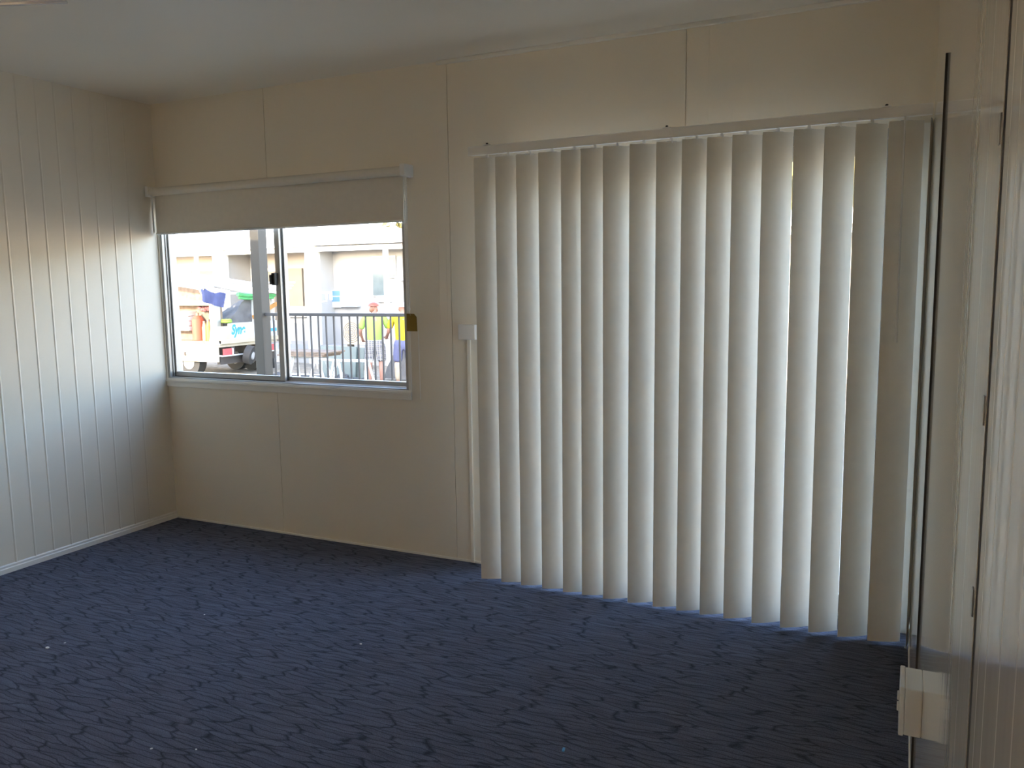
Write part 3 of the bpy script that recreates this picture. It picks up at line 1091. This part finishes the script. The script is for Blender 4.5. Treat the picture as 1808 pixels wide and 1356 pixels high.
# ------------------------------------------------------------------ yard clutter
def trestle(x, y, w, h, lb, rz=0):
    t = thing('trestle', lb, 'trestle', (x, y, GZ), 'white trestles in the yard')
    t.rotation_euler = (0, 0, rz)
    M_ = Matrix.Translation((x, y, GZ)) @ Matrix.Rotation(rz, 4, 'Z')
    P = lambda a, b_, c: M_ @ Vector((a, b_, c))
    for sx in (-1, 1):
        for sy in (-1, 1):
            o = obj('leg', tube(nb(), P(sx * w * .42, sy * .04, h), P(sx * w * .5, sy * .25, 0), .022, 8), PIPE)
            o.parent = t
            o.matrix_parent_inverse = M_.inverted()
    o = obj('top_bar', tube(nb(), P(-w * .55, 0, h), P(w * .55, 0, h), .028, 8), PIPE)
    o.parent = t
    o.matrix_parent_inverse = M_.inverted()
    o = obj('brace', tube(nb(), P(-w * .47, -.16, h * .42), P(w * .47, -.16, h * .42), .018, 8), PIPE)
    o.parent = t
    o.matrix_parent_inverse = M_.inverted()


trestle(-5.45, 9.2, .75, .62, 'white trestle nearest the lime shirted worker', .15)
trestle(-6.25, 9.4, .65, .60, 'white trestle in the middle behind the railing', -.2)
trestle(-7.0, 9.8, .8, .60, 'white trestle under the brown board stack', .1)
for k in range(3):
    b = nb()
    box(b, (-7.6 + .05 * k, 9.5, .035 + k * .035), (-6.42 + .06 * k, 10.1, .066 + k * .035), .004)
    tag(obj('brown_board', b, BROWN), ['lowest', 'middle', 'topmost'][k] + ' brown board lying on the trestle behind the railing', 'board', 'boards on the trestle')
for k in range(2):
    b = nb()
    box(b, (-7.75, 11.0 + .08 * k, GZ + .01), (-6.75 + .15 * k, 11.04 + .08 * k, .13 - .03 * k), .006, Matrix.Rotation(R(-8), 3, 'X'), (-7, 11.0 + .08 * k, GZ + .02))
    tag(obj('green_sheet', b, SHEET), ['front', 'rear'][k] + ' pale green sheet standing upright behind the trestles', 'sheet', 'upright sheets')
b = nb()
for k in range(70):
    x, y = random.uniform(-8.6, -6.4), random.uniform(10.2, 10.9)
    r = random.uniform(.04, .15)
    ball(b, (x, y, GZ + r * .4), r, 1, (1.3, 1.2, .7), .25)
ro = tag(obj('rubble', b, RUBBLE), 'grey rubble and offcuts strewn under the trestles', 'rubble')
ro['kind'] = 'stuff'
b = nb()
prism(b, [(-6.05, -.55), (-5.0, -.55), (-5.15, -.2), (-5.45, .10), (-5.75, .02), (-5.95, -.3)], 1, 11.1, 11.25)
tag(obj('dark_offcut', b, TARP), 'dark grey offcut propped up beside the lime shirted worker', 'offcut')


# ------------------------------------------------------------------ the two workers
def skin_obj(name, verts, edges, radii, m, parent, root=0, sub=1):
    me = bpy.data.meshes.new(name)
    me.from_pydata([tuple(v) for v in verts], edges, [])
    o = bpy.data.objects.new(name, me)
    C.objects.link(o)
    md = o.modifiers.new('skin', 'SKIN')
    md.use_smooth_shade = True
    for i, r in enumerate(radii):
        d = me.skin_vertices[0].data[i]
        d.radius = r if isinstance(r, tuple) else (r, r)
        d.use_root = (i == root)
    s = o.modifiers.new('sub', 'SUBSURF')
    s.levels = s.render_levels = sub
    dg = bpy.context.evaluated_depsgraph_get()
    m2 = bpy.data.meshes.new_from_object(o.evaluated_get(dg))
    bpy.data.objects.remove(o)
    m2.materials.clear()
    m2.materials.append(m)
    for f in m2.polygons:
        f.use_smooth = True
    o = bpy.data.objects.new(name, m2)
    C.objects.link(o)
    o.parent = parent
    return o


class Graph:
    def __init__(s):
        s.v, s.e, s.r = [], [], []

    def add(s, p, r, link=None):
        s.v.append(Vector(p))
        s.r.append(r)
        i = len(s.v) - 1
        if link is not None:
            s.e.append((link, i))
        return i

    def chain(s, pts, link):
        for p, r in pts:
            link = s.add(p, r, link)
        return link


def person(label, loc, rz, armL, armR, headpos, shirt, shorts, below, hat, hatkind, check=False):
    """x to the person's right, y forward. arm = (elbow, wrist)."""
    root = thing('person', label, 'person', loc)
    root.rotation_euler = (0, 0, rz)
    G = Graph()
    pel = G.add((0, 0, .93), (.155, .115))
    wst = G.add((0, .02, 1.10), (.145, .105), pel)
    che = G.add((0, .05, 1.30), (.165, .115), wst)
    nb_ = G.add((0, .07, 1.46), (.07, .065), che)
    hp = Vector(headpos)
    nk = G.add(Vector((0, .08, 1.50)).lerp(hp, .35), .058, nb_)
    hd = G.add(hp + Vector((0, -.005, -.05)), (.078, .092), nk)
    ht = G.add(hp + Vector((0, -.01, .05)), (.082, .098), hd)
    G.add(hp + Vector((0, -.01, .10)), (.05, .06), ht)
    G.add(hp + Vector((0, .118, -.03)), .014, hd)                 # nose
    for sx in (-1, 1):
        G.add(hp + Vector((sx * .088, .0, -.02)), (.012, .022), hd)   # ears
        k = G.chain([((sx * .105, 0, .84), .098), ((sx * .125, .03, .50), .064), ((sx * .128, -.015, .34), .062), ((sx * .125, -.02, .10), .042), ((sx * .135, .10, .05), .038), ((sx * .14, .18, .04), .03)], pel)
        el, wr = (armL if sx < 0 else armR)
        el, wr = Vector(el), Vector(wr)
        k = G.chain([((sx * .17, .05, 1.41), .062), ((sx * .215, .05, 1.37), .058), (el, .044), (wr, .028)], che)
        d = (wr - el).normalized()
        sd = d.cross(Vector((0, 0, 1)) if abs(d.z) < .9 else Vector((1, 0, 0))).normalized()
        nn = sd.cross(d)
        pm = G.add(wr + d * .06, (.032, .02), k)
        for q, ln in ((-.027, .055), (-.009, .068), (.009, .064), (.027, .048)):
            G.chain([(wr + d * .095 + sd * q, .0095), (wr + d * (.095 + ln * .55) + sd * q * 1.1 + nn * .008, .0088), (wr + d * (.095 + ln) + sd * q * 1.1 + nn * .028, .008)], pm)
        G.chain([(wr + d * .055 - sd * .038, .011), (wr + d * .085 - sd * .058 + nn * .012, .0095)], pm)
    body = skin_obj('body', G.v, G.e, G.r, SKIN, root, pel, 1)
    # shirt with short sleeves
    G = Graph()
    p = G.add((0, .0, .80), (.185, .145))
    a = G.add((0, .02, 1.08), (.172, .132), p)
    c = G.add((0, .05, 1.30), (.190, .140), a)
    G.add((0, .07, 1.465), (.085, .08), c)
    for sx in (-1, 1):
        el = Vector((armL if sx < 0 else armR)[0])
        sh = Vector((sx * .215, .05, 1.38))
        G.chain([((sx * .17, .05, 1.405), .082), (sh, .080), (sh.lerp(el, .55), .074), (sh.lerp(el, .85), .072)], c)
    skin_obj('shirt', G.v, G.e, G.r, shirt, root, 0, 1)
    G = Graph()
    p = G.add((0, 0, 1.02), (.162, .122))
    p = G.add((0, 0, .90), (.17, .13), p)
    for sx in (-1, 1):
        G.chain([((sx * .108, 0, .82), .118), ((sx * .125, .02, .56), .100), ((sx * .126, .022, .50), .100)], p)
    skin_obj('shorts', G.v, G.e, G.r, shorts, root, 0, 1)
    for sx in (-1, 1):
        if below:
            G = Graph()
            k = G.add((sx * .126, .02, below[1]), below[2])
            G.chain([((sx * .127, -.005, below[1] * .55 + .06), below[2] * .93), ((sx * .126, -.02, .11), below[3])], k)
            skin_obj('sock' if below[1] < .4 else 'trouser_leg', G.v, G.e, G.r, below[0], root, 0, 1)
        G = Graph()
        k = G.add((sx * .126, -.025, .15), .058)
        G.chain([((sx * .127, -.02, .06), .056), ((sx * .135, .08, .048), .048), ((sx * .142, .19, .04), .040)], k)
        skin_obj('boot', G.v, G.e, G.r, BOOT, root, 0, 1)
    b = nb()
    t = bmesh.new()
    bmesh.ops.create_uvsphere(t, u_segments=20, v_segments=12, radius=.118)
    bmesh.ops.delete(t, geom=[v for v in t.verts if v.co.z < -.004], context='VERTS')
    for v in t.verts:
        v.co = Vector((0, 0, -.03 if hatkind == 'hard_hat' else 0)) + Vector((v.co.x * .96, v.co.y * 1.08, v.co.z * (.85 if hatkind == 'hard_hat' else .72))) + hp + Vector((0, -.01, .055))
    merge(b, t)
    if hatkind == 'hard_hat':
        torus(b, hp + Vector((0, -.005, .055)), .122, .008, 'z', 24, 6)
    prism(b, [(-.075, .09), (.075, .09), (.07, .17), (.04, .20), (-.04, .20), (-.07, .17)], 2, .045, .058)
    for v in b.verts[-12:]:
        v.co += hp
    o = obj(hatkind, b, hat, None, True)
    o.parent = root
    # collar
    b = nb()
    torus(b, (0, .07, 1.475), .080, .020, 'z', 20, 8)
    o = obj('collar', b, HVY, None, True)
    o.parent = root
    return root


person('worker in lime shirt, checked shorts and red cap, seen from behind', (-5.62, 10.2, GZ), R(28),
       ((-.30, .04, 1.13), (-.28, .20, .98)), ((.30, .06, 1.14), (.22, .26, 1.02)), (-.02, .14, 1.585),
       HVL, CHECK, (SOCK, .26, .058, .05), RED, 'cap')
person('worker in yellow shirt, navy shorts and white hard hat by the window edge', (-5.02, 10.35, GZ), R(30),
       ((-.30, .08, 1.14), (-.34, .26, 1.02)), ((.30, .04, 1.13), (.24, .20, 1.0)), (0, .12, 1.60),
       HVY, NAVY, (SANDL, .52, .082, .062), WHITE, 'hard_hat')
